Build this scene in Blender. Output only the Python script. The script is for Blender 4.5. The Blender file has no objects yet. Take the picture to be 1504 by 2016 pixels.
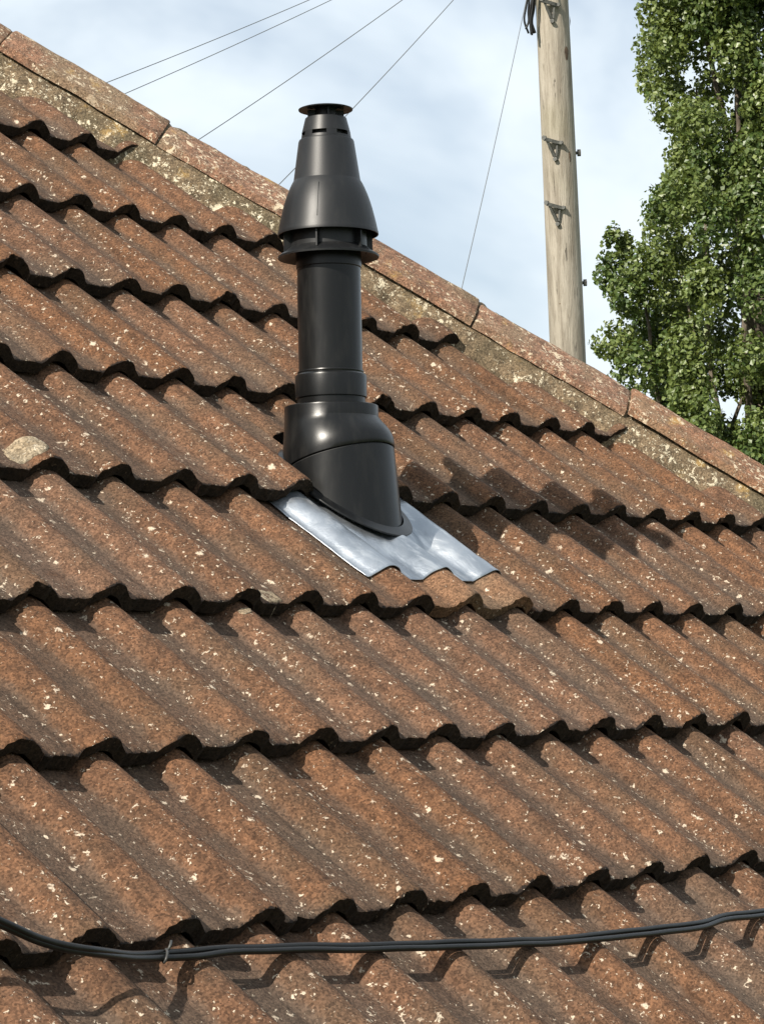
import bpy, bmesh, math, random
from mathutils import Vector, Matrix, noise
R = math.radians
random.seed(7)
scene = bpy.context.scene
COL = scene.collection

# ------------------------------------------------------------------ camera
# solved from the tile lattice (roll pitch 0.15 m, 110 mm flue pipe), image 1504 x 2016
F = 5300.0
RM = Matrix(((0.58880866, -0.80777157, -0.02845105),
             (0.04380784, 0.06704135, -0.99678801),
             (0.80708441, 0.58567103, 0.07486125)))
CAM = Vector((-2.6709867, -2.00467086, 0.22616539))
PITCH = 0.69644847
G = 0.32626111           # tile gauge
W = 0.15                 # roll pitch
HIP = 23.7565            # roll index of hip axis at course 0
GROUND = -3.4
cd = bpy.data.cameras.new('camera')
cam = bpy.data.objects.new('camera', cd)
COL.objects.link(cam)
rt, dn, fw = RM[0], RM[1], RM[2]
cam.matrix_world = Matrix(((rt[0], -dn[0], -fw[0], CAM.x), (rt[1], -dn[1], -fw[1], CAM.y),
                           (rt[2], -dn[2], -fw[2], CAM.z), (0, 0, 0, 1)))
cd.sensor_fit = 'HORIZONTAL'
cd.sensor_width = 36
cd.lens = 36 * F / 1504
cd.clip_start = 0.05
cd.clip_end = 3000
scene.camera = cam

# ------------------------------------------------------------------ light
SUN_EL, SUN_AZ = R(35.5), R(178.3)
SUN = Vector((math.cos(SUN_EL) * math.cos(SUN_AZ), math.cos(SUN_EL) * math.sin(SUN_AZ), math.sin(SUN_EL)))
sl = bpy.data.lights.new('sun', 'SUN')
sl.energy = 5.0
sl.angle = R(0.53)
sl.color = (1.0, 0.93, 0.82)
so = bpy.data.objects.new('sun', sl)
so.rotation_euler = SUN.to_track_quat('Z', 'Y').to_euler()
so.location = (-6, 0, 8)
COL.objects.link(so)

wd = bpy.data.worlds.new('World')
scene.world = wd
wd.use_nodes = True
nt = wd.node_tree
nt.nodes.clear()
def wn(t, **k):
    n = nt.nodes.new(t)
    for a, b in k.items():
        setattr(n, a, b)
    return n
sky = wn('ShaderNodeTexSky', sky_type='NISHITA', sun_disc=False)
sky.sun_elevation = SUN_EL
sky.sun_rotation = math.pi / 2 - SUN_AZ
sky.air_density = 1.0
sky.dust_density = 2.5
sky.ozone_density = 1.5
tc = wn('ShaderNodeTexCoord')
mp = wn('ShaderNodeMapping')
mp.inputs['Location'].default_value = (0.35, 0.1, 0.0)
mp.inputs['Scale'].default_value = (1, 1, 1.6)
nt.links.new(tc.outputs['Generated'], mp.inputs[0])
nz = wn('ShaderNodeTexNoise')
nz.inputs['Scale'].default_value = 5.5
nz.inputs['Detail'].default_value = 5
nz.inputs['Roughness'].default_value = 0.5
nz.inputs['Distortion'].default_value = 0.4
nt.links.new(mp.outputs[0], nz.inputs['Vector'])
rp = wn('ShaderNodeValToRGB')
rp.color_ramp.interpolation = 'EASE'
rp.color_ramp.elements[0].position = 0.30
rp.color_ramp.elements[0].color = (0.35, 0.35, 0.35, 1)
rp.color_ramp.elements[1].position = 0.58
rp.color_ramp.elements[1].color = (1, 1, 1, 1)
nt.links.new(nz.outputs['Fac'], rp.inputs[0])
mx = wn('ShaderNodeMix', data_type='RGBA')
mx.inputs['B'].default_value = (7.2, 7.95, 8.5, 1)
nt.links.new(rp.outputs[0], mx.inputs['Factor'])
nt.links.new(sky.outputs[0], mx.inputs['A'])
bg = wn('ShaderNodeBackground')
bg.inputs['Strength'].default_value = 0.075
nt.links.new(mx.outputs['Result'], bg.inputs[0])
wo = wn('ShaderNodeOutputWorld')
nt.links.new(bg.outputs[0], wo.inputs[0])
vs = scene.view_settings
vs.view_transform = 'Standard'
vs.look = 'None'
vs.gamma = 1
vs.use_curve_mapping = False
vs.exposure = 0.8
scene.cycles.max_bounces = 6
scene.cycles.diffuse_bounces = 3
scene.cycles.glossy_bounces = 3
scene.cycles.transmission_bounces = 3

# ------------------------------------------------------------------ helpers
NRM = Vector((0, -math.sin(PITCH), math.cos(PITCH)))
CP, SP = math.cos(PITCH), math.sin(PITCH)
def ray(px, py):
    a, b = (px - 752) / F, (py - 1008) / F
    return Vector((rt[i] * a + dn[i] * b + fw[i] for i in range(3)))
def at(px, py, depth):
    return CAM + ray(px, py) * depth
def on_roof(px, py, h=0.0):
    d = ray(px, py)
    return CAM + d * ((h - NRM.dot(CAM)) / NRM.dot(d))
def on_facing(px, py, a):
    n = Vector((fw[0], fw[1], 0)).normalized()
    d = ray(px, py)
    return CAM + d * (n.dot(a - CAM) / n.dot(d))
def r2w(x, s, h):          # roof coordinates to world
    return Vector((x, s * CP - h * SP, s * SP + h * CP))
def w2r(v):
    return Vector((v.x, v.y * CP + v.z * SP, -v.y * SP + v.z * CP))

def mesh_obj(name, verts, faces, mat, parent=None, smooth=True, sharp=None, loc=None):
    me = bpy.data.meshes.new(name)
    me.from_pydata([tuple(v) for v in verts], [], faces)
    if smooth:
        me.polygons.foreach_set('use_smooth', [True] * len(me.polygons))
    if sharp:
        me.set_sharp_from_angle(angle=R(sharp))
    me.update()
    if mat:
        me.materials.append(mat)
    o = bpy.data.objects.new(name, me)
    COL.objects.link(o)
    if parent:
        o.parent = parent
    if loc is not None:
        o.location = loc
    return o
def share(name, me, parent, loc):
    o = bpy.data.objects.new(name, me)
    COL.objects.link(o)
    o.parent = parent
    o.location = loc
    return o
def thing(name, label, cat, loc=(0, 0, 0), group=None):
    o = bpy.data.objects.new(name, None)
    o.empty_display_size = 0.2
    COL.objects.link(o)
    o.location = loc
    return tag(o, label, cat, group)
def tag(o, label, cat, group=None):
    o['label'] = label
    o['category'] = cat
    if group:
        o['group'] = group
    return o
def grid(rows, closed=False):
    """rows of equal length -> verts, faces"""
    n = len(rows[0])
    v = [p for r in rows for p in r]
    f = []
    for i in range(len(rows) - 1):
        for j in range(n if closed else n - 1):
            k = (j + 1) % n
            f.append((i * n + j, i * n + k, (i + 1) * n + k, (i + 1) * n + j))
    return v, f
def lathe(prof, n=48, cap=False):
    rows = [[Vector((r * math.cos(2 * math.pi * j / n), r * math.sin(2 * math.pi * j / n), z)) for j in range(n)] for r, z in prof]
    v, f = grid(rows, True)
    if cap:
        f.append(tuple(range(n))[::-1])
        f.append(tuple(range(len(v) - n, len(v))))
    return v, f
def tube(pts, radii, n=8, caps=True):
    pts = [Vector(p) for p in pts]
    if not isinstance(radii, (list, tuple)):
        radii = [radii] * len(pts)
    rows = []
    a = None
    for i, p in enumerate(pts):
        t = (pts[min(i + 1, len(pts) - 1)] - pts[max(i - 1, 0)]).normalized()
        if a is None:
            a = t.orthogonal().normalized()
        a = (a - t * a.dot(t)).normalized()
        b = t.cross(a)
        rows.append([p + (a * math.cos(2 * math.pi * j / n) + b * math.sin(2 * math.pi * j / n)) * radii[i] for j in range(n)])
    v, f = grid(rows, True)
    if caps:
        f.append(tuple(range(n))[::-1])
        f.append(tuple(range(len(v) - n, len(v))))
    return v, f
def box(cx, cy, cz, sx, sy, sz):
    v = [Vector((cx + sx * a / 2, cy + sy * b / 2, cz + sz * c / 2)) for a in (-1, 1) for b in (-1, 1) for c in (-1, 1)]
    f = [(0, 1, 3, 2), (4, 6, 7, 5), (0, 4, 5, 1), (2, 3, 7, 6), (0, 2, 6, 4), (1, 5, 7, 3)]
    return v, f
def join(*parts):
    V, Fc = [], []
    for v, f in parts:
        o = len(V)
        V += list(v)
        Fc += [tuple(i + o for i in q) for q in f]
    return V, Fc
def catmull(pts, n=8):
    pts = [Vector(p) for p in pts]
    q = [pts[0] * 2 - pts[1]] + pts + [pts[-1] * 2 - pts[-2]]
    out = []
    for i in range(1, len(q) - 2):
        a, b, c, d = q[i - 1:i + 3]
        for k in range(n):
            t = k / n
            out.append(0.5 * (2 * b + (c - a) * t + (2 * a - 5 * b + 4 * c - d) * t * t + (3 * b - a - 3 * c + d) * t ** 3))
    out.append(pts[-1])
    return out

# ------------------------------------------------------------------ materials
class Mat:
    def __init__(s, name):
        s.m = bpy.data.materials.new(name)
        s.m.use_nodes = True
        s.t = s.m.node_tree
        s.b = s.t.nodes['Principled BSDF']
        s.out = s.t.nodes['Material Output']
        s.cache = {}
    def n(s, t, **k):
        x = s.t.nodes.new(t)
        for a, b in k.items():
            setattr(x, a, b)
        return x
    def l(s, a, b):
        s.t.links.new(a, b)
    def setv(s, sock, v):
        if hasattr(v, 'links'):
            s.l(v, sock)
        else:
            sock.default_value = v
    def pos(s, rnd=False, scale=None):
        g = s.n('ShaderNodeNewGeometry').outputs['Position']
        if rnd:
            oi = s.n('ShaderNodeObjectInfo').outputs['Random']
            mm = s.n('ShaderNodeVectorMath', operation='MULTIPLY_ADD')
            mm.inputs[1].default_value = (1, 1, 1)
            c = s.n('ShaderNodeCombineXYZ')
            for i, f in enumerate((17.0, 31.0, 9.0)):
                s.l(s.math('MULTIPLY', oi, f), c.inputs[i])
            s.l(g, mm.inputs[0])
            s.l(c.outputs[0], mm.inputs[2])
            g = mm.outputs[0]
        if scale:
            mm = s.n('ShaderNodeVectorMath', operation='MULTIPLY')
            mm.inputs[1].default_value = scale
            s.l(g, mm.inputs[0])
            g = mm.outputs[0]
        return g
    def noise(s, vec, scale, detail=3, rough=0.55, dist=0.0):
        x = s.n('ShaderNodeTexNoise')
        s.l(vec, x.inputs['Vector'])
        x.inputs['Scale'].default_value = scale
        x.inputs['Detail'].default_value = detail
        x.inputs['Roughness'].default_value = rough
        x.inputs['Distortion'].default_value = dist
        return x.outputs['Fac']
    def vor(s, vec, scale):
        x = s.n('ShaderNodeTexVoronoi')
        s.l(vec, x.inputs['Vector'])
        x.inputs['Scale'].default_value = scale
        return x
    def math(s, op, a, b=0.0, c=0.0, clamp=False):
        x = s.n('ShaderNodeMath', operation=op, use_clamp=clamp)
        for i, v in enumerate((a, b, c)):
            s.setv(x.inputs[i], v)
        return x.outputs[0]
    def step(s, v, a, b, lo=0.0, hi=1.0):
        x = s.n('ShaderNodeMapRange', interpolation_type='SMOOTHSTEP')
        s.setv(x.inputs[0], v)
        x.inputs[1].default_value = a
        x.inputs[2].default_value = b
        x.inputs[3].default_value = lo
        x.inputs[4].default_value = hi
        return x.outputs[0]
    def mix(s, f, a, b, mode='MIX'):
        x = s.n('ShaderNodeMix', data_type='RGBA', blend_type=mode)
        s.setv(x.inputs['Factor'], f)
        for k, v in (('A', a), ('B', b)):
            s.setv(x.inputs[k], v if hasattr(v, 'links') else (*v, 1))
        return x.outputs['Result']
    def bump(s, h, strength, dist, prev=None):
        x = s.n('ShaderNodeBump')
        x.inputs['Strength'].default_value = strength
        x.inputs['Distance'].default_value = dist
        s.l(h, x.inputs['Height'])
        if prev:
            s.l(prev, x.inputs['Normal'])
        return x.outputs['Normal']
    def put(s, **k):
        for a, v in k.items():
            sock = s.b.inputs[a.replace('_', ' ')]
            if hasattr(v, 'links'):
                s.l(v, sock)
            else:
                sock.default_value = (*v, 1) if isinstance(v, tuple) and len(v) == 3 else v

def tile_material(name, ca, cb, cc, lich, lich_col, speck=0.5, big=0.0, rnd=True, vary=1.0, dirt_shade=False):
    m = Mat(name)
    p = m.pos(rnd)
    n1 = m.noise(p, 6.0, 2, 0.6)
    n2 = m.noise(p, 45.0, 3, 0.7)
    n4 = m.noise(p, 200.0, 2, 0.75)
    gr = m.vor(p, 360.0)                                   # sand grain
    gs = m.n('ShaderNodeSeparateColor')
    m.l(gr.outputs['Color'], gs.inputs[0])
    grain = gs.outputs[0]
    c = m.mix(m.step(n2, 0.34, 0.64), cb, ca)
    c = m.mix(m.step(n1, 0.44, 0.66, 0.0, 0.8), c, cc)
    c = m.mix(grain, m.mix(1.0, c, (0.55, 0.53, 0.51), 'MULTIPLY'), m.mix(1.0, c, (1.50, 1.46, 1.42), 'MULTIPLY'))
    c = m.mix(m.step(n4, 0.58, 0.74, 0.0, 0.6), c, tuple(x * 0.38 for x in cb))
    if dirt_shade:                                               # channels: grey-brown growth film, plus their duller shading painted into the colour
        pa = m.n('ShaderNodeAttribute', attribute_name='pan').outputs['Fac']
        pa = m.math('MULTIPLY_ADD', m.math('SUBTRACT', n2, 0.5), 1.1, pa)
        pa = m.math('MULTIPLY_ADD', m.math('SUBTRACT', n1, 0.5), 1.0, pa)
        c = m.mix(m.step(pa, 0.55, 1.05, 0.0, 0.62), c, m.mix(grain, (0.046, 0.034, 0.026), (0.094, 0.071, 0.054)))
    oi = m.n('ShaderNodeObjectInfo').outputs['Random']
    hs = m.n('ShaderNodeHueSaturation')
    m.l(m.math('MULTIPLY_ADD', oi, 0.16 * vary, 1 - 0.08 * vary), hs.inputs['Value'])
    m.l(m.math('MULTIPLY_ADD', m.math('FRACT', m.math('MULTIPLY', oi, 7.3)), 0.14 * vary, 1 - 0.07 * vary), hs.inputs['Saturation'])
    m.l(c, hs.inputs['Color'])
    c = hs.outputs['Color']
    if dirt_shade:                                               # run-off streaks down each tile
        oc = m.n('ShaderNodeTexCoord').outputs['Object']
        ov = m.n('ShaderNodeVectorMath', operation='MULTIPLY_ADD')
        m.l(oc, ov.inputs[0])
        ov.inputs[1].default_value = (1.0, 0.07, 0.3)
        rv = m.n('ShaderNodeCombineXYZ')
        m.l(m.math('MULTIPLY', oi, 23.0), rv.inputs[0])
        m.l(m.math('MULTIPLY', oi, 11.0), rv.inputs[1])
        m.l(rv.outputs[0], ov.inputs[2])
        c = m.mix(m.step(m.noise(ov.outputs[0], 55.0, 2, 0.6), 0.50, 0.68, 0.0, 0.5), c, m.mix(1.0, c, (0.52, 0.54, 0.56), 'MULTIPLY'))
    edge = None
    if dirt_shade:                                               # black growth creeping over the tile's lower lip
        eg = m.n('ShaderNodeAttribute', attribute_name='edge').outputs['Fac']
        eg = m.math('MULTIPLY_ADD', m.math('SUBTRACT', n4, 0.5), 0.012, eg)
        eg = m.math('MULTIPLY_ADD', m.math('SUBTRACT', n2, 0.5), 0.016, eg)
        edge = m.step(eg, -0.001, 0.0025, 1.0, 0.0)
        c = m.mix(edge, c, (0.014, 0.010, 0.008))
    # pale lichen: ragged clusters of small specks
    pd = m.n('ShaderNodeVectorMath', operation='ADD')
    m.l(p, pd.inputs[0])
    nd = m.n('ShaderNodeTexNoise')
    m.l(p, nd.inputs['Vector'])
    nd.inputs['Scale'].default_value = 170
    nd.inputs['Detail'].default_value = 3
    sc = m.n('ShaderNodeVectorMath', operation='SCALE')
    m.l(nd.outputs['Color'], sc.inputs[0])
    sc.inputs['Scale'].default_value = 0.016
    m.l(sc.outputs[0], pd.inputs[1])
    patchn = m.step(m.noise(p, 11.0, 3, 0.6), 0.40, 0.66)
    masks = None
    for scale, th, gate in ((230.0, 0.50, 0.925), (120.0, 0.42, 0.950), (62.0, 0.34, 0.965)):
        v = m.vor(pd.outputs[0], scale)
        sep = m.n('ShaderNodeSeparateColor')
        m.l(v.outputs['Color'], sep.inputs[0])
        rad = m.math('MULTIPLY_ADD', sep.outputs[1], th, 0.08)
        dot = m.step(m.math('SUBTRACT', v.outputs['Distance'], rad), -0.14, 0.08, 1.0, 0.0)
        g = m.math('GREATER_THAN', m.math('MULTIPLY_ADD', patchn, 0.16 * speck, sep.outputs[0]), gate + 0.04 - 0.03 * speck)
        q = m.math('MULTIPLY', dot, g)
        masks = q if masks is None else m.math('MAXIMUM', masks, q)
    if lich > 0:
        ln = m.step(m.noise(p, 52.0, 4, 0.75, 0.8), 0.665 - lich * 0.1, 0.69 - lich * 0.1)
        masks = m.math('MAXIMUM', masks, m.math('MULTIPLY', ln, m.step(m.noise(p, 8.0, 2), 0.46, 0.56)))
    if big > 0:
        c = m.mix(m.step(m.noise(p, 13.0, 5, 0.65), 0.58, 0.70, 0.0, big), c, (0.40, 0.25, 0.08))
    lc = m.mix(n4, tuple(x * 0.75 for x in lich_col), tuple(min(1, x * 1.35) for x in lich_col))
    c = m.mix(m.math('MULTIPLY', masks, 0.88), c, lc)
    b = m.bump(grain, 0.45, 0.0012)
    b = m.bump(n4, 0.5, 0.003, b)
    b = m.bump(n2, 0.3, 0.004, b)
    b = m.bump(masks, 0.5, 0.002, b)
    m.put(Base_Color=c, Roughness=0.95, Normal=b)
    m.b.inputs['Specular IOR Level'].default_value = 0.2
    return m.m
M_TILE = tile_material('concrete_tile', (0.123, 0.0645, 0.0365), (0.0770, 0.0420, 0.0250), (0.0820, 0.0515, 0.0325), 0.14, (0.43, 0.355, 0.27), 0.48, vary=0.75, dirt_shade=True)
M_FRESH = tile_material('newer_tile', (0.158, 0.092, 0.056), (0.112, 0.066, 0.041), (0.125, 0.088, 0.060), 0.0, (0.4800, 0.4000, 0.3200), 0.1)
M_HIP = tile_material('hip_concrete', (0.215, 0.118, 0.075), (0.118, 0.070, 0.047), (0.165, 0.122, 0.080), 1.0, (0.52, 0.43, 0.31), 1.4, 0.6)
M_MORTAR = tile_material('mortar', (0.165, 0.120, 0.073), (0.092, 0.069, 0.044), (0.094, 0.077, 0.046), 0.95, (0.56, 0.49, 0.36), 1.6, 0.6)
M_LICHEN = tile_material('lichen', (0.26, 0.225, 0.17), (0.16, 0.13, 0.092), (0.19, 0.145, 0.095), 0.6, (0.40, 0.355, 0.28), 0.8)
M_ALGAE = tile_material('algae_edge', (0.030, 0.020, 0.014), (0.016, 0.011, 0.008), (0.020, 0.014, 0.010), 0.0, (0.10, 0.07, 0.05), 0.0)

def plastic(name, col, rough, dust, spec=0.5):
    m = Mat(name)
    p = m.pos()
    n1 = m.noise(m.pos(scale=(1, 1, 0.25)), 40, 4, 0.6)
    n2 = m.noise(p, 900, 2)
    c = m.mix(m.step(n1, 0.45, 0.75, 0, dust), col, (0.10, 0.095, 0.085))
    m.put(Base_Color=c, Roughness=m.math('MULTIPLY_ADD', n1, 0.12, rough - 0.06), Normal=m.bump(n2, 0.12, 0.0006))
    m.b.inputs['Specular IOR Level'].default_value = spec
    return m.m
M_PIPE = plastic('black_plastic', (0.0045, 0.0047, 0.0049), 0.30, 0.07, 0.27)
M_COWL = plastic('cowl_plastic', (0.0075, 0.008, 0.0088), 0.42, 0.06, 0.32)
M_DARK = plastic('seam_rubber', (0.006, 0.006, 0.006), 0.6, 0.0)
M_CABLE = plastic('cable_sheath', (0.0055, 0.0055, 0.0055), 0.36, 0.05, 0.3)
M_WIRE = plastic('overhead_wire', (0.10, 0.105, 0.11), 0.6, 0.0)

def lead_material():
    m = Mat('lead_sheet')
    p = m.pos()
    n1 = m.noise(p, 26, 4, 0.6, 0.8)
    n2 = m.noise(p, 9, 2)
    n3 = m.noise(p, 140, 3)
    st = m.noise(m.pos(scale=(1.0, 0.35, 0.35)), 42, 4, 0.6, 0.5)
    c = m.mix(m.step(n2, 0.3, 0.7), (0.27, 0.30, 0.34), (0.42, 0.45, 0.49))
    c = m.mix(m.step(st, 0.48, 0.66, 0, 0.7), c, (0.62, 0.64, 0.66))
    c = m.mix(m.step(n3, 0.60, 0.78, 0, 0.3), c, (0.25, 0.265, 0.29))
    b = m.bump(n1, 0.24, 0.006)
    b = m.bump(n2, 0.25, 0.02, b)
    m.put(Base_Color=c, Metallic=0.9, Roughness=m.step(n1, 0.3, 0.75, 0.46, 0.36), Normal=b)
    return m.m
M_LEAD = lead_material()

def wood_material():
    m = Mat('weathered_pole_wood')
    p = m.pos(scale=(9, 9, 0.55))
    n1 = m.noise(p, 2.2, 5, 0.62, 0.6)
    n2 = m.noise(p, 9.0, 3, 0.7)
    n3 = m.noise(m.pos(), 1.2, 2)
    ck = m.noise(m.pos(scale=(26, 26, 0.8)), 2.0, 3, 0.6, 0.3)
    c = m.mix(m.step(n1, 0.3, 0.7), (0.170, 0.145, 0.112), (0.300, 0.268, 0.220))
    c = m.mix(m.step(n2, 0.52, 0.72, 0, 0.6), c, (0.105, 0.085, 0.062))
    c = m.mix(m.step(n3, 0.5, 0.7, 0, 0.35), c, (0.20, 0.19, 0.11))
    cr = m.step(ck, 0.675, 0.71)
    c = m.mix(m.math('MULTIPLY', cr, 0.8), c, (0.045, 0.035, 0.026))
    b = m.bump(n2, 0.6, 0.01)
    b = m.bump(m.math('SUBTRACT', 1.0, cr), 0.7, 0.012, b)
    m.put(Base_Color=c, Roughness=0.88, Normal=b)
    return m.m
M_WOOD = wood_material()
def metal(name, col, rough, met):
    m = Mat(name)
    n1 = m.noise(m.pos(), 60, 3)
    m.put(Base_Color=m.mix(m.step(n1, 0.35, 0.7), col, tuple(x * 0.55 for x in col)), Roughness=rough, Metallic=met)
    return m.m
M_GALV = metal('galvanised_step', (0.10, 0.10, 0.092), 0.6, 0.4)
M_KNOT = metal('wood_knot', (0.10, 0.065, 0.04), 0.9, 0.0)
M_TIE = metal('grey_tie', (0.055, 0.055, 0.052), 0.5, 0.2)

def leaf_material():
    m = Mat('poplar_leaf')
    at_ = m.n('ShaderNodeAttribute', attribute_name='tint')
    f = at_.outputs['Fac']
    c = m.mix(f, (0.044, 0.078, 0.018), (0.172, 0.210, 0.062))
    m.put(Base_Color=c, Roughness=0.42)
    m.b.inputs['Specular IOR Level'].default_value = 0.5
    tr = m.n('ShaderNodeBsdfTranslucent')
    m.l(m.mix(f, (0.11, 0.15, 0.022), (0.20, 0.23, 0.040)), tr.inputs[0])
    ms = m.n('ShaderNodeMixShader')
    ms.inputs[0].default_value = 0.28
    m.l(m.b.outputs[0], ms.inputs[1])
    m.l(tr.outputs[0], ms.inputs[2])
    m.l(ms.outputs[0], m.out.inputs[0])
    return m.m
M_LEAF = leaf_material()
def bark_material():
    m = Mat('poplar_bark')
    n1 = m.noise(m.pos(scale=(6, 6, 1.5)), 3.0, 4, 0.6)
    m.put(Base_Color=m.mix(m.step(n1, 0.35, 0.65), (0.055, 0.042, 0.03), (0.14, 0.115, 0.085)), Roughness=0.9, Normal=m.bump(n1, 0.8, 0.03))
    return m.m
M_BARK = bark_material()
def simple(name, a, b, scale, rough=0.9, bumpd=0.02):
    m = Mat(name)
    n1 = m.noise(m.pos(), scale, 5, 0.6)
    m.put(Base_Color=m.mix(m.step(n1, 0.35, 0.65), a, b), Roughness=rough, Normal=m.bump(n1, 0.4, bumpd))
    return m.m
M_GRASS = simple('grass_ground', (0.045, 0.075, 0.022), (0.085, 0.105, 0.040), 3.0)
M_RENDER = simple('wall_render', (0.50, 0.46, 0.40), (0.58, 0.54, 0.48), 8.0, 0.9, 0.004)
M_FELT = simple('roof_underlay', (0.020, 0.018, 0.016), (0.035, 0.03, 0.026), 20.0, 0.95, 0.003)

# ------------------------------------------------------------------ ground
v, f = grid([[Vector((x, y, GROUND)) for x in (-1500, -30, 0, 30, 1500)] for y in (-1500, -30, 0, 30, 1500)])
g = mesh_obj('ground', v, f, M_GRASS, smooth=False)
g['kind'] = 'structure'

# ------------------------------------------------------------------ house
V_EAVE, V_RIDGE, X_LEFT = -4.0, 12.0, -7.0
YE, ZE = V_EAVE * G * CP, V_EAVE * G * SP - 0.12
YR, ZR = V_RIDGE * G * CP, V_RIDGE * G * SP - 0.12
XE = (HIP * W) - V_EAVE * G * CP          # hip foot
XR = (HIP * W) - V_RIDGE * G * CP
YB = 2 * YR - YE
house = thing('house', 'house with weathered brown roll-profile concrete tiles on its hipped roof', 'house', (0, 0, GROUND))
wz0, wz1 = 0.0, ZE - GROUND - 0.05
wx0, wx1, wy0, wy1 = X_LEFT + 0.2, XE - 0.35, YE + 0.35, YB - 0.35
v, f = box((wx0 + wx1) / 2, (wy0 + wy1) / 2, wz1 / 2, wx1 - wx0, wy1 - wy0, wz1)
mesh_obj('wall', v, f, M_RENDER, house, smooth=False)
# roof: local axes are x along the courses, y up the slope, z off the slope
roofv = [Vector(p) for p in ((X_LEFT, YE, ZE), (XE, YE, ZE), (XE, YB, ZE), (X_LEFT, YB, ZE), (X_LEFT, YR, ZR), (XR, YR, ZR))]
rf = [(0, 1, 5, 4), (1, 2, 5), (2, 3, 4, 5), (3, 0, 4), (3, 2, 1, 0)]
roof = mesh_obj('roof', [w2r(p) for p in roofv], rf, M_FELT, house, smooth=False, loc=(0, 0, -GROUND))
roof.rotation_euler = (PITCH, 0, 0)

ROLL_W, ROLL_H, DROP, THICK, TLEN = 0.043, 0.0265, 0.031, 0.0245, 0.405
def prof(x):                # height below crest level at x metres (rolls at multiples of W)
    d = abs((x / W + 0.5) % 1.0 - 0.5) * W
    if d >= ROLL_W:
        return -ROLL_H
    q = d / ROLL_W
    return -ROLL_H + ROLL_H * (1 - q ** 2.1) ** 1.08
JOINT = 0.31                # joint this far (in pitches) right of a roll

def tile_mesh(rolls, seed, s0=0.0, cut=None, rag=0.0034, shift=0.0):
    """rolls: number of rolls in this tile; local x from the left joint, y up-slope, z = height"""
    rnd = random.Random(seed)
    width = rolls * W - 0.0048
    n = int(24 * rolls)
    xs = [0.0015 + width * i / n for i in range(n + 1)]
    off = Vector((rnd.random() * 50, rnd.random() * 50, rnd.random() * 50))
    def ph(x):
        return prof(x + (shift - 1 + JOINT) * W)
    ss = [s0, s0 + 0.003, s0 + 0.012, s0 + 0.05] + [s0 + 0.05 + (TLEN - s0 - 0.05) * k / 5 for k in range(1, 6)]
    top, under, front_t, front_b = [], [], [], []
    for k, s in enumerate(ss):
        row, rowu = [], []
        for x in xs:
            e = 0.0
            if k < 3:
                e = rag * (noise.noise(Vector((x * 90, 0, 0)) + off) * 1.2 + noise.noise(Vector((x * 260, 5, 0)) + off) * 0.9)
                if noise.noise(Vector((x * 30, 9, 0)) + off) > 0.33:
                    e += 0.004 * rnd.random()
                e *= (1.0, 0.8, 0.3)[k]
            z = ph(x) - DROP * s / G + 0.0011 * noise.noise(Vector((x * 16, s * 12, 2)) + off)
            tr = (x - (width - 0.016)) / 0.016
            if tr > 0:                                  # lip that laps the next tile
                z += 0.0034 * min(1.0, tr * 1.6)
            if k == 0:
                z -= 0.0022
            elif k == 1:
                z -= 0.0006
            y = s + e
            row.append(Vector((x, y, z)))
            if k in (0, len(ss) - 1):
                rowu.append(Vector((x, y + (0.002 if k == 0 else 0), z - THICK + 0.002 + 0.0012 * noise.noise(Vector((x * 200, 3, 1)) + off))))
        top.append(row)
        if rowu:
            under.append(rowu)
    side = []
    parts = [grid(top[::-1])]
    parts.append(grid([top[0], under[0]]))          # front edge
    nf0 = len(parts[0][1])
    parts.append(grid([under[0], under[1]]))        # underside
    for idx in (0, -1):                              # side edges
        col_t = [r[idx] for r in top]
        col_b = [under[0][idx] + (under[1][idx] - under[0][idx]) * ((s - ss[0]) / (ss[-1] - ss[0])) for s in ss]
        parts.append(grid([col_t, col_b] if idx == -1 else [col_b, col_t]))
    v, f = join(*parts)
    me = bpy.data.meshes.new('roof_tile')
    bm = bmesh.new()
    bv = [bm.verts.new(p) for p in v]
    for k, q in enumerate(f):
        fc = bm.faces.new([bv[i] for i in q])
        fc.smooth = True
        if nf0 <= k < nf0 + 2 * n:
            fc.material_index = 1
    if cut:
        bmesh.ops.bisect_plane(bm, geom=bm.verts[:] + bm.edges[:] + bm.faces[:], plane_co=cut[0], plane_no=cut[1], clear_outer=True)
    bmesh.ops.recalc_face_normals(bm, faces=bm.faces)
    bm.to_mesh(me)
    bm.free()
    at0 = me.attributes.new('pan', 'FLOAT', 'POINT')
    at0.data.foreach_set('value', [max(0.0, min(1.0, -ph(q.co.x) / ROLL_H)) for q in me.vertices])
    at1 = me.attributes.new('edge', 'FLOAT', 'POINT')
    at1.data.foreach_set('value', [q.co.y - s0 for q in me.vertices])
    me.set_sharp_from_angle(angle=R(50))
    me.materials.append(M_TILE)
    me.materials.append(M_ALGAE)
    return me
VAR = [tile_mesh(2, 100 + i) for i in range(14)]
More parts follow.
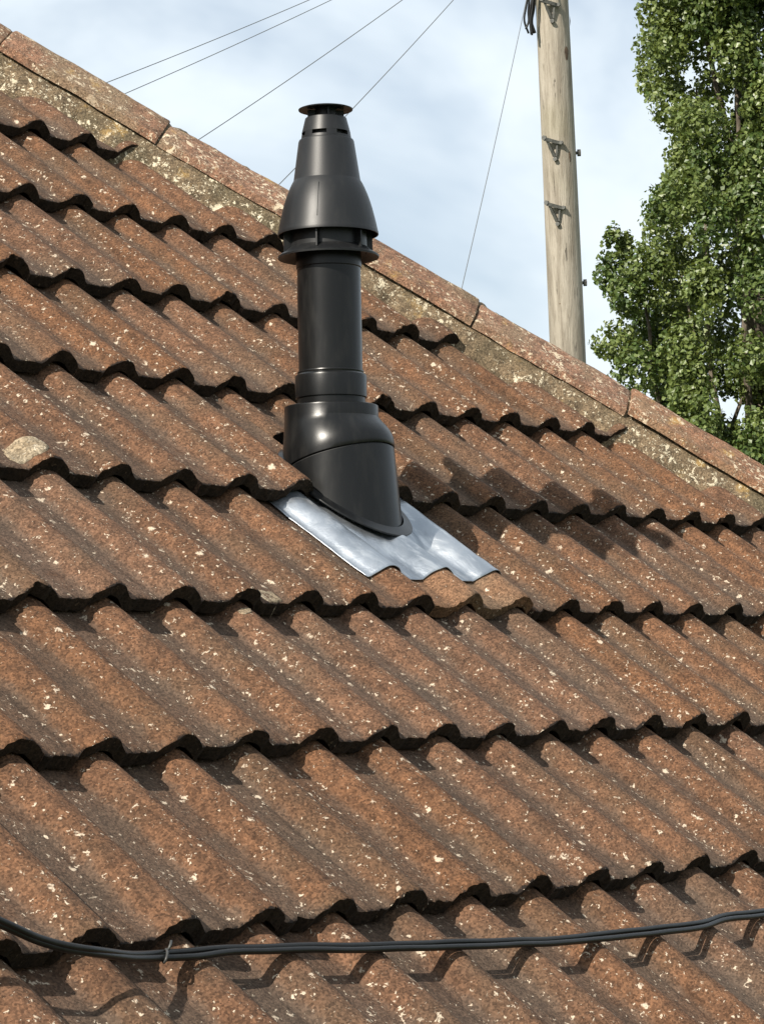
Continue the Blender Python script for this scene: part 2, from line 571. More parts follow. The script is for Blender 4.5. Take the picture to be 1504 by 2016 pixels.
# hip cut: in roof coordinates the hip runs x = HIP*W - s*CP
HN = Vector((1, CP, 0)).normalized()
def place(u0, v, rolls=2, me=None, name='roof_tile', mat=None, s0=0.0, shift=0.0):
    """u0: left joint in roll units"""
    x, s = u0 * W, v * G
    hx = HIP * W - 0.145
    # right top corner beyond the hip?
    def d(px, ps):
        return (px + ps * CP - hx) / math.sqrt(1 + CP * CP)
    if d(x, s) > -0.02:
        return None
    if d(x + rolls * W, s + TLEN) > 0:
        co = Vector((hx - x - s * CP, 0, 0))
        me = tile_mesh(rolls, int(1000 + u0 * 13 + v * 77), s0, (co, HN))
    elif me is None:
        me = VAR[random.randrange(len(VAR))] if rolls == 2 and s0 == 0 else tile_mesh(rolls, int(3000 + u0 * 13 + v * 77), s0, shift=shift)
    if mat:
        me = me.copy()
        me.materials.clear()
        me.materials.append(mat)
        me.materials.append(mat)
    o = share(name, me, roof, (x, s + random.uniform(-0.004, 0.004), random.uniform(-0.0016, 0.0016)))
    o.rotation_euler = (random.uniform(-0.004, 0.004), random.uniform(-0.006, 0.006), random.uniform(-0.005, 0.005))
    return o
UMIN = {-3: -12, -2: -12, -1: -12, 0: -10, 1: -9, 2: -7, 3: -5, 4: -4, 5: -2, 6: 0, 7: 2, 8: 3, 9: 5, 10: 5}
PAR = {0: 1, 1: 0, 2: 0, 3: 0, 4: 0, 5: 1, 6: 0, 7: 1, 8: 0, 9: 1, -1: 0, -2: 1, -3: 0}
for vrow in range(-3, 11):
    par = PAR.get(vrow, vrow % 2)
    u = UMIN[vrow]
    if u % 2 != par:
        u -= 1
    # joints sit right of rolls whose parity is par
    while True:
        u0 = u + JOINT
        if vrow == 3 and u == 4:
            slip = place(u0, vrow, 2.46)
            slip.location.y -= 0.013
            slip.location.z += 0.002
        elif vrow == 3 and u == 6:
            place(u0 + 0.48, vrow, 0.52, s0=0.55 * G, shift=0.48)   # cut short above the flue
            place(u0 + 1, vrow, 1)
        else:
            mat = M_FRESH if (vrow == 2 and u == 6) else None
            o = place(u0, vrow, 2, mat=mat)
            if mat:
                o['label'] = 'paler cleaner tile just below the lead flashing'
            if o is None:
                break
        u += 2

# ---- hip tiles and mortar
HD = Vector((-1, 1, math.tan(PITCH))).normalized()      # up the hip
HE = Vector((1, 1, 0)).normalized()                     # lateral, away from this face
HK = HE.cross(HD)
if HK.z < 0:
    HK = -HK
H0 = r2w(HIP * W, 0, 0)                                 # hip axis at course 0, crest plane
def face_k(l):           # crest plane height in the hip section at lateral l (negative = this face)
    return -(NRM.dot(HE) / NRM.dot(HK)) * (-abs(l)) * -1 if False else (NRM.dot(HE) * abs(l)) / NRM.dot(HK)
def hip_pt(t, l, k):
    return w2r(H0 + HD * t + HE * l + HK * k)
HT0 = (Vector((2.2, 1.249, 1.109)) - H0).dot(HD)        # a joint seen in the photograph
HLEN = 0.393
def hip_tile(t0, seed):
    rnd = random.Random(seed)
    off = Vector((rnd.random() * 40, rnd.random() * 40, 0))
    gap = 0.0028
    ls = [-0.107 + 0.214 * i / 16 for i in range(17)]
    ts = [gap, gap + 0.004] + [HLEN * k / 8 for k in range(1, 8)] + [HLEN - gap - 0.004, HLEN - gap]
    dz = rnd.uniform(-0.004, 0.004)
    dl, dt = rnd.uniform(-0.004, 0.004), rnd.uniform(-0.012, 0.012)
    def kk(l, t):
        a = abs(l) / 0.107
        base = face_k(l) + 0.055 - 0.019 * a ** 1.5 - 0.010 * max(0, 1 - a * 3.0) ** 2
        return base + dz + dt * (t - HLEN / 2) + 0.0045 * noise.noise(Vector((l * 25, t * 14, 1)) + off) + 0.0018 * noise.noise(Vector((l * 90, t * 80, 1)) + off)
    top, bot = [], []
    for i, t in enumerate(ts):
        e = 0.002 if i in (0, len(ts) - 1) else 0
        top.append([hip_pt(t0 + t + 0.0022 * noise.noise(Vector((l * 80, t * 3, 4)) + off), l + dl, kk(l, t) - e) for l in ls])
        bot.append([hip_pt(t0 + t, l + dl, kk(l, t) - 0.018) for l in ls])
    parts = [grid(top), grid(bot[::-1])]
    for r in (0, -1):
        parts.append(grid([top[r], bot[r]]))
    for c in (0, -1):
        parts.append(grid([[r[c] for r in top], [r[c] for r in bot]]))
    v, f = join(*parts)
    o = mesh_obj('hip_tile', v, f, M_HIP, roof, sharp=45)
    bm = bmesh.new(); bm.from_mesh(o.data)
    bmesh.ops.remove_doubles(bm, verts=bm.verts, dist=0.0002)
    bmesh.ops.recalc_face_normals(bm, faces=bm.faces)
    bm.to_mesh(o.data); bm.free()
    o.data.set_sharp_from_angle(angle=R(45))
    return o
for k in range(-5, 7):
    hip_tile(HT0 + k * HLEN, 50 + k)
# mortar bed: fills under the hip tiles and slopes down on to the tiles
rows = []
tt = HT0 - 5 * HLEN
while tt < HT0 + 7 * HLEN:
    row = []
    wob = 0.014 * noise.noise(Vector((tt * 8, 0, 3))) + 0.009 * noise.noise(Vector((tt * 22, 4, 0)))
    for l, h in ((0.19, -0.09), (0.15, -0.01), (0.10, 0.020), (0.05, 0.038), (0.0, 0.042), (-0.05, 0.040), (-0.085, 0.028), (-0.098, 0.013), (-0.106 + wob * 0.3, 0.005), (-0.112 + wob * 0.6, -0.006), (-0.117 + wob, -0.018), (-0.122 + wob, -0.035), (-0.126 + wob, -0.08)):
        k = face_k(l) + h + 0.006 * noise.noise(Vector((tt * 38, l * 50, 0))) + 0.0022 * noise.noise(Vector((tt * 130, l * 130, 3)))
        row.append(hip_pt(tt, l, k))
    rows.append(row)
    tt += 0.008
v, f = grid(rows)
mesh_obj('mortar_bed', v, f, M_MORTAR, roof, sharp=60)
# ---- pale lichen rosettes
def surf(x, s):
    v = math.floor(s / G + 1e-6)
    return prof(x) - DROP * (s - v * G) / G
def lichen(px, py, rx, rs, h=-0.02, seed=0):
    c = w2r(on_roof(px, py, h))
    rings = [[(0.0, 0.0015)]]
    rows = []
    for i, (q, e) in enumerate(((0.03, 0.0006), (0.35, 0.0004), (0.6, 0.0010), (0.78, 0.0014), (0.92, 0.0009), (1.02, -0.001))):
        row = []
        for j in range(28):
            a = 2 * math.pi * j / 28
            w = 1 + 0.30 * noise.noise(Vector((math.cos(a) * 1.6, math.sin(a) * 1.6, seed * 3.7))) + 0.25 * noise.noise(Vector((math.cos(a) * 5, math.sin(a) * 5, seed)))
            x, s = c.x + rx * q * w * math.cos(a), c.y + rs * q * w * math.sin(a)
            row.append(Vector((x, s, surf(x, s) + e + 0.0006 * noise.noise(Vector((x * 300, s * 300, 0))))))
        rows.append(row)
    v, f = grid(rows, True)
    f.append(tuple(range(28))[::-1])
    mesh_obj('lichen_patch', v, f, M_LICHEN, roof)
lichen(45, 893, 0.036, 0.026, -0.025, 1)
lichen(535, 1163, 0.024, 0.020, -0.018, 2)
lichen(490, 1191, 0.012, 0.008, -0.02, 3)

# ------------------------------------------------------------------ flue
A0 = on_roof(658, 938) + Vector(fw) * 0.055
def zy(py):
    return on_facing(647, py, A0).z
ptop, pbot = on_facing(641, 213, A0), on_facing(652.5, 800, A0)
adir = (ptop - pbot).normalized()
axis0 = pbot - adir * ((pbot.z - 0.64) / adir.z)         # on the axis at z = 0.64
flue = thing('flue_terminal', 'black plastic flue pipe with bell-shaped cowl and disc cap on the tiled roof', 'flue pipe', axis0)
flue.rotation_euler = Vector((0, 0, 1)).rotation_difference(adir).to_euler()
PXM = 1 / 1129.0
def Z(py):
    return (zy(py) - axis0.z)
def fl(name, prof_px, mat, n=56, sharp=25, cap=False, parent=None):
    v, f = lathe([(r * PXM, Z(y)) for r, y in prof_px], n, cap)
    return mesh_obj(name, v, f, mat, parent or flue, sharp=sharp)
cap_ = fl('cap_disc', [(0.5, 211), (30, 211.5), (50, 213), (54, 214.5), (53.6, 216.3), (30, 214.8), (0.5, 214.5)], M_COWL)
fl('cap_stem', [(21, 213), (21, 246)], M_COWL, parent=cap_)
for k in range(4):
    a = math.pi / 4 + k * math.pi / 2
    v, f = box(28 * PXM, 0, (Z(216) + Z(240)) / 2, 16 * PXM, 0.003, Z(216) - Z(240))
    o = mesh_obj('stem_fin', v, f, M_COWL, cap_, smooth=False)
    o.rotation_euler = (0, 0, a)
top_ = fl('cowl_top', [(36.5, 250), (38.5, 233.5), (39.5, 231.8), (41, 233), (48.2, 261.5), (45.5, 261.8), (38, 236)], M_COWL)
for k in range(6):
    a0 = -2.26 + k * math.pi / 3
    rows = []
    for r, y in ((47.9, 260.5), (49.6, 272)):
        rows.append([Vector((r * PXM * math.cos(a0 + da), r * PXM * math.sin(a0 + da), Z(y))) for da in (-0.215, -0.1, 0, 0.1, 0.215)])
    rows2 = [[p * 1.0 - Vector((p.x, p.y, 0)).normalized() * 0.004 for p in r] for r in rows]
    vv, ff = join(grid(rows), grid(rows2[::-1]), grid([[rows[0][0], rows[1][0]], [rows2[0][0], rows2[1][0]]]), grid([[rows[0][-1], rows[1][-1]], [rows2[0][-1], rows2[1][-1]]]))
    mesh_obj('slot_bar', vv, ff, M_COWL, top_)
fl('inner_tube', [(36, 240), (38, 262), (40, 285)], M_DARK)
bell = fl('bell_cowl', [(46.5, 269.8), (49.0, 269.6), (49.8, 274.5), (53.6, 276), (55, 279), (66.0, 355.5), (66.8, 357), (69.8, 362), (74.2, 371), (79.6, 384), (84.2, 397), (88.3, 411), (92, 426), (95.3, 440), (97.7, 452), (98.6, 455.5),
                        (99.4, 458), (99.6, 463), (97.6, 463.3), (96, 455), (90, 428), (82, 402), (68, 370), (60, 330), (52, 285), (46, 272)], M_COWL, 72)
for a in (-2.71,):                                       # mould seam on the bell
    pts = []
    for r, y in ((74.3, 371), (79.7, 384), (84.3, 397), (88.4, 411), (92.1, 426), (95.4, 440)):
        pts.append(Vector((r * PXM * math.cos(a), r * PXM * math.sin(a), Z(y))))
    v, f = tube(pts, 0.0006, 6)
    mesh_obj('mould_seam', v, f, M_COWL, bell)
ring = fl('vent_ring', [(66, 430), (75.5, 432), (76, 466), (76.6, 489), (79, 493)], M_COWL)
for k in range(6):
    a = -2.75 + k * math.pi / 3
    v, f = box(83 * PXM, 0, (Z(452) + Z(497)) / 2, 15 * PXM, 0.0028, Z(452) - Z(497))
    o = mesh_obj('vent_fin', v, f, M_COWL, ring, smooth=False)
    o.rotation_euler = (0, 0, a)
fl('drip_flange', [(64, 484), (77, 488), (86, 495.5), (97, 502), (100, 504.5), (99.6, 508), (96, 507.5), (85, 502), (76, 496), (64, 494)], M_COWL, 72)
fl('pipe_sleeve', [(62, 480), (64.4, 482), (64.4, 527), (63.4, 528.5), (62, 528.5)], M_PIPE)
fl('pipe', [(62.7, 470), (62.7, 600), (62.9, 810)], M_PIPE, 64)
col1 = fl('pipe_collar', [(62.5, 731), (65.0, 731.5), (65.6, 733.5), (65.0, 736), (66.5, 737), (69.6, 740), (70.6, 744), (70.4, 783.5), (69.6, 784.6), (66.0, 785)], M_PIPE, 64)
fl('neck', [(67.2, 780), (67.2, 798)], M_PIPE, 64)
# swivel elbow
def ring_pts(c, axis, r, n=64):
    axis = axis.normalized()
    a = Vector((1, 0, 0))
    a = (a - axis * a.dot(axis)).normalized()
    b = axis.cross(a)
    return [c + (a * math.cos(2 * math.pi * j / n) + b * math.sin(2 * math.pi * j / n)) * r for j in range(n)]
UPV = Vector((0, 0, 1))
TILT = R(15)
seam_ax = Vector((0, math.sin(TILT), math.cos(TILT)))    # seam plane is lower up-slope
low_ax = Vector((0, math.sin(R(5)), math.cos(R(5))))
SC = Vector((0, -0.014, Z(907)))
rows = [ring_pts(Vector((0, 0, Z(800))), UPV, 60 * PXM), ring_pts(Vector((0, 0, Z(799.5))), UPV, 88 * PXM), ring_pts(Vector((0, 0, Z(801))), UPV, 91.4 * PXM),
        ring_pts(Vector((0, 0, Z(804))), UPV, 92.2 * PXM), ring_pts(Vector((0, 0, Z(823))), UPV, 92.2 * PXM)]
z0 = Vector((0, 0, Z(825)))
for k in range(1, 9):
    q = k / 8
    c = z0.lerp(SC, q)
    c.y -= 0.004 * math.sin(q * math.pi)
    ax = UPV.lerp(seam_ax, q)
    r = (92.2 + (112 - 92.2) * math.sin(q * math.pi / 2) ** 0.95) * PXM
    rows.append(ring_pts(c, ax, r))
rows.append(ring_pts(SC - seam_ax * 0.0010, seam_ax, 111.2 * PXM))
rows.append(ring_pts(SC - seam_ax * 0.0012, seam_ax, 106 * PXM))
v, f = grid(rows[::-1], True)
mesh_obj('elbow_upper', v, f, M_PIPE, flue, sharp=28)
ro = ring_pts(SC - seam_ax * 0.002, seam_ax, 108.5 * PXM)
ro2 = ring_pts(SC - seam_ax * 0.0045, seam_ax, 108.5 * PXM)
v, f = grid([ro2, ro], True)
mesh_obj('elbow_seam', v, f, M_DARK, flue)
# lower half: sheared down to the roof plane
LIFT = -0.016
PIV = 2.66 * G                # the base plate sits a little flatter than the roof
FLAT = R(4)
minv = flue.rotation_euler.to_matrix().inverted()
nl = minv @ Vector((0, -math.sin(PITCH - FLAT), math.cos(PITCH - FLAT)))
pl0 = minv @ (r2w(0, PIV, LIFT) - axis0)
def to_plane(p, d, extra=0.0):
    k = (nl.dot(pl0) + extra - nl.dot(p)) / nl.dot(d)
    return p + d * k
start = ring_pts(SC - seam_ax * 0.0042, seam_ax, 110.5 * PXM)
start0 = ring_pts(SC - seam_ax * 0.0030, seam_ax, 107.5 * PXM)
endp = [to_plane(p, -low_ax) for p in start]
cen = sum(endp, Vector()) / len(endp)
rows = [start0, start]
for q in (0.25, 0.5, 0.75, 0.92, 1.0):
    rows.append([(a.lerp(b, q)) + (b - cen) * 0.02 * q for a, b in zip(start, endp)])
v, f = grid(rows[::-1], True)
low = mesh_obj('elbow_lower', v, f, M_PIPE, flue, sharp=28)
base_ring = rows[-1]
fr = []
for e, hh in ((0.0, 0.0045), (0.004, 0.0032), (0.012, 0.0018), (0.0180, 0.0006), (0.0190, -0.0008), (0.018, -0.0025), (0.0, -0.006)):
    fr.append([p + (p - cen).normalized() * e * (0.72 - 0.5 * (p - cen).normalized().y) + nl * hh for p in base_ring])
v, f = grid(fr[::-1], True)
mesh_obj('base_flange', v, f, M_PIPE, low, sharp=40)
# rib of moulding on the elbow front
bc = axis0 + flue.rotation_euler.to_matrix() @ cen
BCR = w2r(bc)                                           # flange centre in roof coordinates
FA = max((w2r(axis0 + flue.rotation_euler.to_matrix() @ p) - BCR).y for p in base_ring)
FB = max((w2r(axis0 + flue.rotation_euler.to_matrix() @ p) - BCR).x for p in base_ring)

# ------------------------------------------------------------------ lead flashing
x0, x1, s0_, s1_ = 5.66 * W, 8.34 * W, 2.25 * G, 3.78 * G
rows = []
ns, nx = 64, 84
for i in range(ns + 1):
    s = s0_ + (s1_ - s0_) * i / ns
    row = []
    for j in range(nx + 1):
        x = x0 + (x1 - x0) * j / nx
        base = prof(x)
        # follows course 2 tiles below, then lies above the cut
        vv = s / G
        h = base - DROP * (vv - 2) + 0.0035
        q = math.hypot((x - BCR.x) / (FB + 0.026), (s - BCR.y) / (FA + 0.030))
        wgt = 1 - min(1, max(0, (q - 0.85) / 0.42))
        wgt = wgt * wgt * (3 - 2 * wgt)
        plat = LIFT - 0.012 - (s - PIV) * math.tan(FLAT)
        h = max(h * (1 - wgt) + plat * wgt, h - 0.0008 if vv < 3.0 else -1)
        h += 0.0016 * noise.noise(Vector((x * 26, s * 18, 0))) + 0.0009 * noise.noise(Vector((x * 70, s * 50, 3)))
        wx = 0.003 * noise.noise(Vector((s * 12, 1.0 if j > nx / 2 else 7.0, 0)))
        row.append(Vector((x + (wx if j in (0, nx) else 0), s + (0.004 * noise.noise(Vector((x * 30, 2, 0))) - 0.0 if i == 0 else 0), h)))
    rows.append(row)
v, f = grid(rows)
lead = mesh_obj('lead_flashing', [r2w(*p) for p in v], f, M_LEAD)
md = lead.modifiers.new('thick', 'SOLIDIFY')
md.thickness = 0.0014
md.offset = 1
tag(lead, 'dressed grey lead flashing sheet moulded over the rolls round the black flue', 'flashing')

# ------------------------------------------------------------------ cables lying on the lower tiles
def crest_h(s):
    v = math.floor(s / G + 1e-6)
    return -DROP * (s - v * G) / G
def cable_path(px_pts, extra):
    out = []
    for px, py, hh in px_pts:
        if hh is None:
            h = -0.02
            for _ in range(4):
                c = w2r(on_roof(px, py, h))
                h = crest_h(c.y) + extra
        else:
            h = hh
        out.append(on_roof(px, py, h))
    return out
CABLE_A = [(-260, 1700, 0.07), (-120, 1765, 0.05), (0, 1813, 0.035), (90, 1850, 0.022), (190, 1872, 0.014), (300, 1880, None), (420, 1869, None), (520, 1866, None), (640, 1864, None), (760, 1862, None), (900, 1855, None), (1060, 1851, None), (1200, 1838, None), (1300, 1828, None), (1380, 1818, None), (1430, 1803, None), (1510, 1793, None), (1640, 1772, None), (1800, 1745, None)]
CABLE_B = [(-260, 1725, 0.06), (-120, 1782, 0.044), (0, 1822, 0.03), (90, 1858, 0.018), (190, 1880, 0.010), (300, 1889, None), (380, 1885, None), (460, 1875, None), (560, 1873, None), (700, 1872, None), (900, 1865, None), (1060, 1859, None), (1200, 1848, None), (1300, 1838, None), (1380, 1828, None), (1430, 1812, None), (1510, 1802, None), (1640, 1782, None), (1800, 1755, None)]
for pts, lab in ((CABLE_A, 'upper black cable of the pair strung across the lowest tiles'), (CABLE_B, 'lower black cable of the pair strung across the lowest tiles')):
    cp_ = cable_path(pts, 0.009)
    d_ = (cp_[0] - cp_[1])
    d_ = (d_ - NRM * d_.dot(NRM)).normalized()
    cp_ = [cp_[0] + d_ * 2.6, cp_[0] + d_ * 1.2 - NRM * 0.01, cp_[0] + d_ * 0.4] + cp_    # runs on across the roof to the left
    path = catmull(cp_, 12)
    o_ = path[0].copy()
    path = [p + NRM * 0.0012 * noise.noise(p * 14) + Vector((0, CP, SP)) * 0.0022 * noise.noise(p * 9 + Vector((len(lab), 0, 0))) for p in path]
    v, f = tube([p - o_ for p in path], 0.0040, 10)
    tag(mesh_obj('cable', v, f, M_CABLE, loc=o_), lab, 'cable', 'cable pair on the tiles')
ci = 5
pa, pb_ = cable_path([(326, 1878, None)], 0.009)[0], cable_path([(326, 1888, None)], 0.009)[0]
tie_c = (pa + pb_) / 2
lat_ = (pa - pb_)
up_ = lat_.normalized()
half_ = lat_.length / 2 + 0.006
tp = []
for k in range(22):
    a = 0.6 + k / 21 * 2 * math.pi * 1.05
    tp.append(Vector((0.004 * (k / 21 - 0.5), 0, 0)) + NRM * (0.0062 * math.sin(a)) + up_ * half_ * math.cos(a))
tp += [tp[-1] + NRM * 0.004 + up_ * 0.004, tp[-1] + NRM * 0.006 + up_ * 0.010]
v, f = tube(tp, 0.0017, 6)
tag(mesh_obj('cable_tie', v, f, M_TIE, loc=tie_c), 'small grey wire tie binding the two black cables', 'cable tie')

# ------------------------------------------------------------------ utility pole
PD = 20.0
pb, pt = at(1115.5, 647, PD), at(1089.5, 67, PD)
pdir = (pt - pb).normalized()
pole_base = pb + pdir * ((GROUND - pb.z) / pdir.z)
pole_top = at(1078, -225, PD)
top_len = (pole_top - pole_base).dot(pdir)
pole = thing('utility_pole', 'tall pale weathered wooden utility pole with climbing steps behind the roof', 'utility pole', pole_base)
q = pdir.to_track_quat('Z', 'Y')
pole.rotation_euler = q.to_euler()
qi = q.inverted()
prof_ = []
for k in range(25):
    t = k / 24
    z = t * (top_len + 0.35)
    # 65 px wide at y=67, 70 px at 647
    za, zb = (pt - pole_base).length, (pb - pole_base).length
    r = (32.7 + (z - za) / (zb - za) * (34.7 - 32.7)) * PD / F
    prof_.append((r, z))
rows = []
for r, z in prof_:
    rows.append([Vector(((r + 0.004 * noise.noise(Vector((math.cos(a) * 1.4, math.sin(a) * 1.4, z * 0.6)))) * math.cos(a), (r + 0.004 * noise.noise(Vector((math.cos(a) * 1.4, math.sin(a) * 1.4, z * 0.6 + 9)))) * math.sin(a), z)) for a in [2 * math.pi * j / 40 for j in range(40)]])
v, f = grid(rows, True)
f.append(tuple(range(len(v) - 40, len(v))))
mesh_obj('pole_shaft', v, f, M_WOOD, pole)
def pole_local(px, py, depth=PD):
    return qi @ (at(px, py, depth) - pole_base)
view = qi @ Vector(fw)
vr = qi @ Vector(rt)
def pole_surface(px, py, out=0.0):
    """point on the shaft surface seen at this pixel"""
    c = pole_local(px, py)
    r = 0.128
    lat = c.dot(Vector((vr.x, vr.y, 0)).normalized())
    lat = max(-r, min(r, lat))
    back = math.sqrt(max(0, r * r - lat * lat))
    h = Vector((view.x, view.y, 0)).normalized()
    rr = Vector((vr.x, vr.y, 0)).normalized()
    return rr * lat - h * (back + out) + Vector((0, 0, c.z)), (rr * lat - h * back).normalized()
# folding steps: plate that stands off the pole with two struts and bolts
def step(px, py, flip=1):
    s = PD / F
    root_c, nrm = pole_surface(px + 16, py + 8)
    tang = Vector((0, 0, 1)).cross(nrm).normalized()
    root = bpy.data.objects.new('pole_step', None)
    COL.objects.link(root)
    root.parent = pole
    root.location = root_c
    # step tread sticking out to the upper left, shown edge-on
    a = -tang * 22 * s + Vector((0, 0, 10 * s)) + nrm * 0.085
    pl = []
    s *= 0.72
    tip = -tang * (20 * s) * flip + Vector((0, 0, 9 * s)) + nrm * 0.06
    hub = Vector((0, 0, 0)) + nrm * 0.012
    r1 = tang * (18 * s) + Vector((0, 0, -3 * s)) + nrm * 0.012
    low_ = tang * (4 * s) + Vector((0, 0, -38 * s)) + nrm * 0.012
    def plate(name, p0, p1, w0, w1, th, mat):
        d = (p1 - p0).normalized()
        sd = d.cross(nrm).normalized()
        up = sd.cross(d)
        vv = []
        for p, w in ((p0, w0), (p1, w1)):
            for i, j in ((-1, -1), (1, -1), (1, 1), (-1, 1)):
                vv.append(p + sd * w * i / 2 + up * th * j / 2)
        ff = [(0, 1, 2, 3), (7, 6, 5, 4), (0, 4, 5, 1), (1, 5, 6, 2), (2, 6, 7, 3), (3, 7, 4, 0)]
        me = bpy.data.meshes.new(name)
        me.from_pydata([tuple(x) for x in vv], [], ff)
        me.materials.append(mat)
        o = bpy.data.objects.new(name, me)
        COL.objects.link(o)
        o.parent = root
        return o
    plate('tread', tip, r1, 0.028, 0.022, 0.03, M_GALV)
    plate('strut', tip + (r1 - tip) * 0.15, low_ - tang * 0.008, 0.016, 0.022, 0.02, M_GALV)
    plate('strut', tip + (r1 - tip) * 0.85, low_ + tang * 0.008, 0.012, 0.014, 0.01, M_GALV)
    for c, rad in ((tip + Vector((0, 0, 0.008)), 0.018), (r1 + tang * 0.012, 0.015), (low_ + Vector((0, 0, -0.022)), 0.017)):
        vv, ff = tube([c - nrm * 0.012, c + nrm * 0.016], rad, 6)
        me = bpy.data.meshes.new('bolt')
        me.from_pydata([tuple(x) for x in vv], [], ff)
        me.materials.append(M_GALV)
        o = bpy.data.objects.new('bolt', me)
        COL.objects.link(o)
        o.parent = root
for a in ((1065, 6), (1072, 276), (1077, 403)):
    step(*a)
def side_bolt(px, py):
    c = pole_local(px, py)
    rr = Vector((vr.x, vr.y, 0)).normalized()
    p0 = Vector((0, 0, c.z)) + rr * 0.11
    p1 = Vector((0, 0, c.z)) + rr * (c.dot(rr))
    v1 = tube([p0, p1 - rr * 0.012], 0.012, 8)
    v2 = tube([p1 - rr * 0.014, p1 + rr * 0.012], 0.026, 6)
    v, f = join(v1, v2)
    mesh_obj('step_bolt', v, f, M_GALV, pole, smooth=False)
side_bolt(1140, 300)
side_bolt(1152, 556)
side_bolt(1110, 675)
for px, py, w, h in ((1114, 108, 5, 14), (1120, 312, 2.4, 12), (1100, 600, 3, 3), (1127, 40, 2.2, 11)):
    c, nn = pole_surface(px, py, 0.002)
    tg = Vector((0, 0, 1)).cross(nn).normalized()
    s = PD / F
    vv = [c + nn * 0.003] + [c + tg * w * s * math.cos(a) * (1 + 0.2 * math.sin(3 * a)) + Vector((0, 0, h * s * math.sin(a))) - nn * 0.002 for a in [2 * math.pi * k / 12 for k in range(12)]]
    ff = [(0, 1 + k, 1 + (k + 1) % 12) for k in range(12)]
    mesh_obj('knot', vv, ff, M_KNOT, pole)
# dark bundle of cable tails left of the pole near the top
rnd = random.Random(3)
for k in range(7):
    x = 1040 + rnd.uniform(-4, 10)
    dd = PD - 0.10 + rnd.uniform(-0.05, 0.05)
    pts = [pole_local(1066 + rnd.uniform(-3, 3), -60 - 5 * k, dd), pole_local(x + 8, -30, dd), pole_local(x + rnd.uniform(-4, 4), 15, dd), pole_local(x + rnd.uniform(-5, 5), 40, dd), pole_local(x + rnd.uniform(-5, 5), 56 + rnd.uniform(0, 18), dd)]
    v, f = tube(catmull(pts, 5), 0.0085, 6)
    mesh_obj('cable_tail', v, f, M_CABLE, pole)

# ------------------------------------------------------------------ overhead wires
def wire(pts_px, end_px, end_depth, lab, r):
    a = at(1082, -222, PD)
    b = at(end_px[0], end_px[1], end_depth)
    path = []
    for k in range(41):
        t = k / 40
        p = a.lerp(b, t)
        p.z -= 4 * 0.05 * t * (1 - t)
        path.append(p)
    v, f = tube([p - a for p in path], r, 6)
    tag(mesh_obj('overhead_wire', v, f, M_WIRE, loc=a), lab, 'wire', 'wires fanning out from the pole top')
wire(None, (110, 200), 15, 'uppermost thin overhead wire, meeting the hip farthest left', 0.0027)
wire(None, (130, 233), 15, 'second overhead wire from the left, just below the uppermost', 0.0027)
wire(None, (300, 333), 15, 'third overhead wire from the left, meeting the hip left of the cowl', 0.0029)
wire(None, (480, 432), 14, 'thin overhead wire passing behind the disc cap of the cowl', 0.0027)
wire(None, (880, 690), 15, 'steep thin overhead wire just left of the wooden pole', 0.0027)

# ------------------------------------------------------------------ poplar tree
TD = 30.0
tb = at(1500, 900, TD)
tree_base = Vector((tb.x, tb.y, GROUND))
tree = thing('poplar_tree', 'tall upright poplar with dense small green leaves right of the pole', 'tree', tree_base)
rnd = random.Random(11)
S = TD / F
RT, UPC = Vector((rt[0], rt[1], 0)).normalized(), Vector((0, 0, 1))
FWD = Vector((fw[0], fw[1], 0)).normalized()
def tp(px, py, dd=0.0):
    return at(px, py, TD) + FWD * dd - tree_base
lobes = []
def lobe(px, py, rx, ry, dd=0.0, dens=1.0):
    lobes.append((tp(px, py, dd), rx * S, ry * S, dens))
for a in ((1296, 20, 56, 62), (1305, 95, 52, 50), (1318, 205, 50, 56), (1345, 250, 45, 50), (1352, 320, 46, 40), (1340, 365, 42, 42), (1306, 428, 52, 46),
          (1200, 487, 20, 36), (1228, 492, 16, 34), (1208, 540, 42, 50), (1222, 600, 42, 48), (1205, 688, 46, 44), (1262, 560, 48, 62), (1268, 655, 48, 60),
          (1300, 505, 46, 54), (1250, 745, 60, 50), (1325, 590, 52, 60), (1315, 700, 56, 62), (1330, 800, 60, 60), (1400, 870, 60, 50), (1450, 905, 45, 45),
          (1290, -70, 50, 62), (1310, -150, 50, 60), (1478, 880, 40, 40)):
    lobe(*a, dd=rnd.uniform(-0.9, 0.1))
for py in range(-780, 1500, 62):
    half = 250 if py < 400 else 330
    if py < -200:
        half = 250 * max(0.12, (py + 860) / 660.0)
    for k in range(6):
        x = 1510 + (k - 2.5) / 3 * half + rnd.uniform(-35, 35)
        if x < 1300 + (60 if 120 < py < 400 else 0) and py > -200:
            continue
        y = py + rnd.uniform(-30, 30)
        if any(math.hypot((x - hx) / 42, (y - hy) / 60) < 1 for hx, hy in ((1432, 235), (1375, 168), (1500, 500), (1428, 830))):
            continue
        depth = math.sqrt(max(0.04, 1 - min(1, abs(x - 1510) / (half + 40)) ** 2)) * half * S
        for dd in (-depth + rnd.uniform(0, 0.5), rnd.uniform(-0.3, 0.7) * depth):
            lobe(x, y, rnd.uniform(36, 58), rnd.uniform(44, 74), dd, 0.85)
V, FC, T = [], [], []
def leaf(p, nrm, size, tint):
    a = nrm.orthogonal().normalized()
    ang = rnd.random() * 6.283
    b = nrm.cross(a)
    u = a * math.cos(ang) + b * math.sin(ang)
    w = nrm.cross(u)
    i = len(V)
    V.extend((p - u * size * 0.5, p + w * size * 0.46 - u * size * 0.08 + nrm * size * 0.08, p + u * size * 0.56, p - w * size * 0.46 - u * size * 0.08 + nrm * size * 0.08))
    FC.append((i, i + 1, i + 2, i + 3))
    T.extend((tint,) * 4)
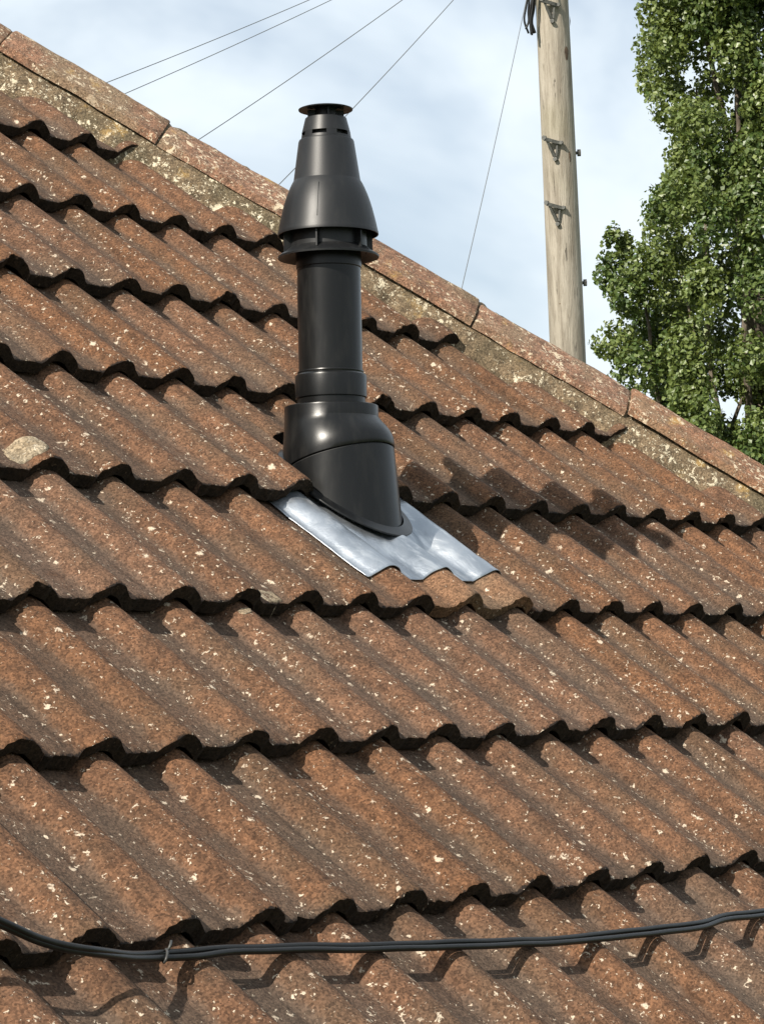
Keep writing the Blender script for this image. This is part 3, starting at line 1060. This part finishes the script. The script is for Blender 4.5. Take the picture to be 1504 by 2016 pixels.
for c, rx, ry, dens in lobes:
    n = int(1500 * dens * (rx * ry) / (55 * 60 * S * S))
    ph = Vector((rnd.random() * 30, rnd.random() * 30, rnd.random() * 30))
    ltint = rnd.uniform(0.15, 0.7)
    for _ in range(n):
        z = rnd.uniform(-1, 1)
        a = rnd.random() * 6.283
        rr = math.sqrt(1 - z * z)
        d = Vector((rr * math.cos(a), rr * math.sin(a), z))
        k = noise.noise(d * 2.3 + ph)
        rad = (0.30 + 0.70 * rnd.random() ** 0.45) * (1 + 0.45 * k)
        p = c + Vector((d.x * rx * rad, d.y * rx * rad, d.z * ry * rad))
        if noise.noise(p * 3.1 + ph) < -0.28:
            continue
        nn = (d * 0.7 + Vector((rnd.gauss(0, 0.6), rnd.gauss(0, 0.6), rnd.gauss(0.25, 0.6)))).normalized()
        leaf(p, nn, rnd.uniform(0.036, 0.066), min(1, max(0, ltint + rnd.gauss(0, 0.22))))
crown = mesh_obj('crown', V, FC, M_LEAF, tree, smooth=False)
at_ = crown.data.attributes.new('tint', 'FLOAT', 'POINT')
at_.data.foreach_set('value', T)
crown['kind'] = 'stuff'
HT = 16.0
v, f = tube([Vector((0.04 * math.sin(z), 0.05 * math.cos(z * 0.7), z)) for z in [HT * k / 16 for k in range(17)]], [0.30 * (1 - 0.93 * k / 16) for k in range(17)], 12)
mesh_obj('trunk', v, f, M_BARK, tree)
limbs = []
for (px0, py0), (px1, py1), (px2, py2), r in (((1500, 1100), (1400, 760), (1368, 180), 0.045), ((1500, 1250), (1290, 800), (1240, 520), 0.04), ((1500, 800), (1440, 480), (1425, 60), 0.05),
                                              ((1500, 1000), (1455, 700), (1470, 330), 0.05), ((1500, 1300), (1400, 960), (1330, 560), 0.045), ((1505, 900), (1560, 520), (1600, 80), 0.05), ((1510, 1200), (1640, 800), (1690, 420), 0.05), ((1500, 500), (1390, 120), (1380, -260), 0.04), ((1420, 900), (1452, 800), (1475, 760), 0.03)):
    dd = rnd.uniform(-0.7, -0.1)
    p = catmull([tp(px0, py0), tp(px1, py1, dd), tp((px1 + px2) / 2 + 4, (py1 + py2) / 2, dd * 1.1), tp(px2, py2, dd)], 6)
    v, f = tube(p, [r * (1 - 0.75 * i / (len(p) - 1)) for i in range(len(p))], 8)
    mesh_obj('limb', v, f, M_BARK, tree)
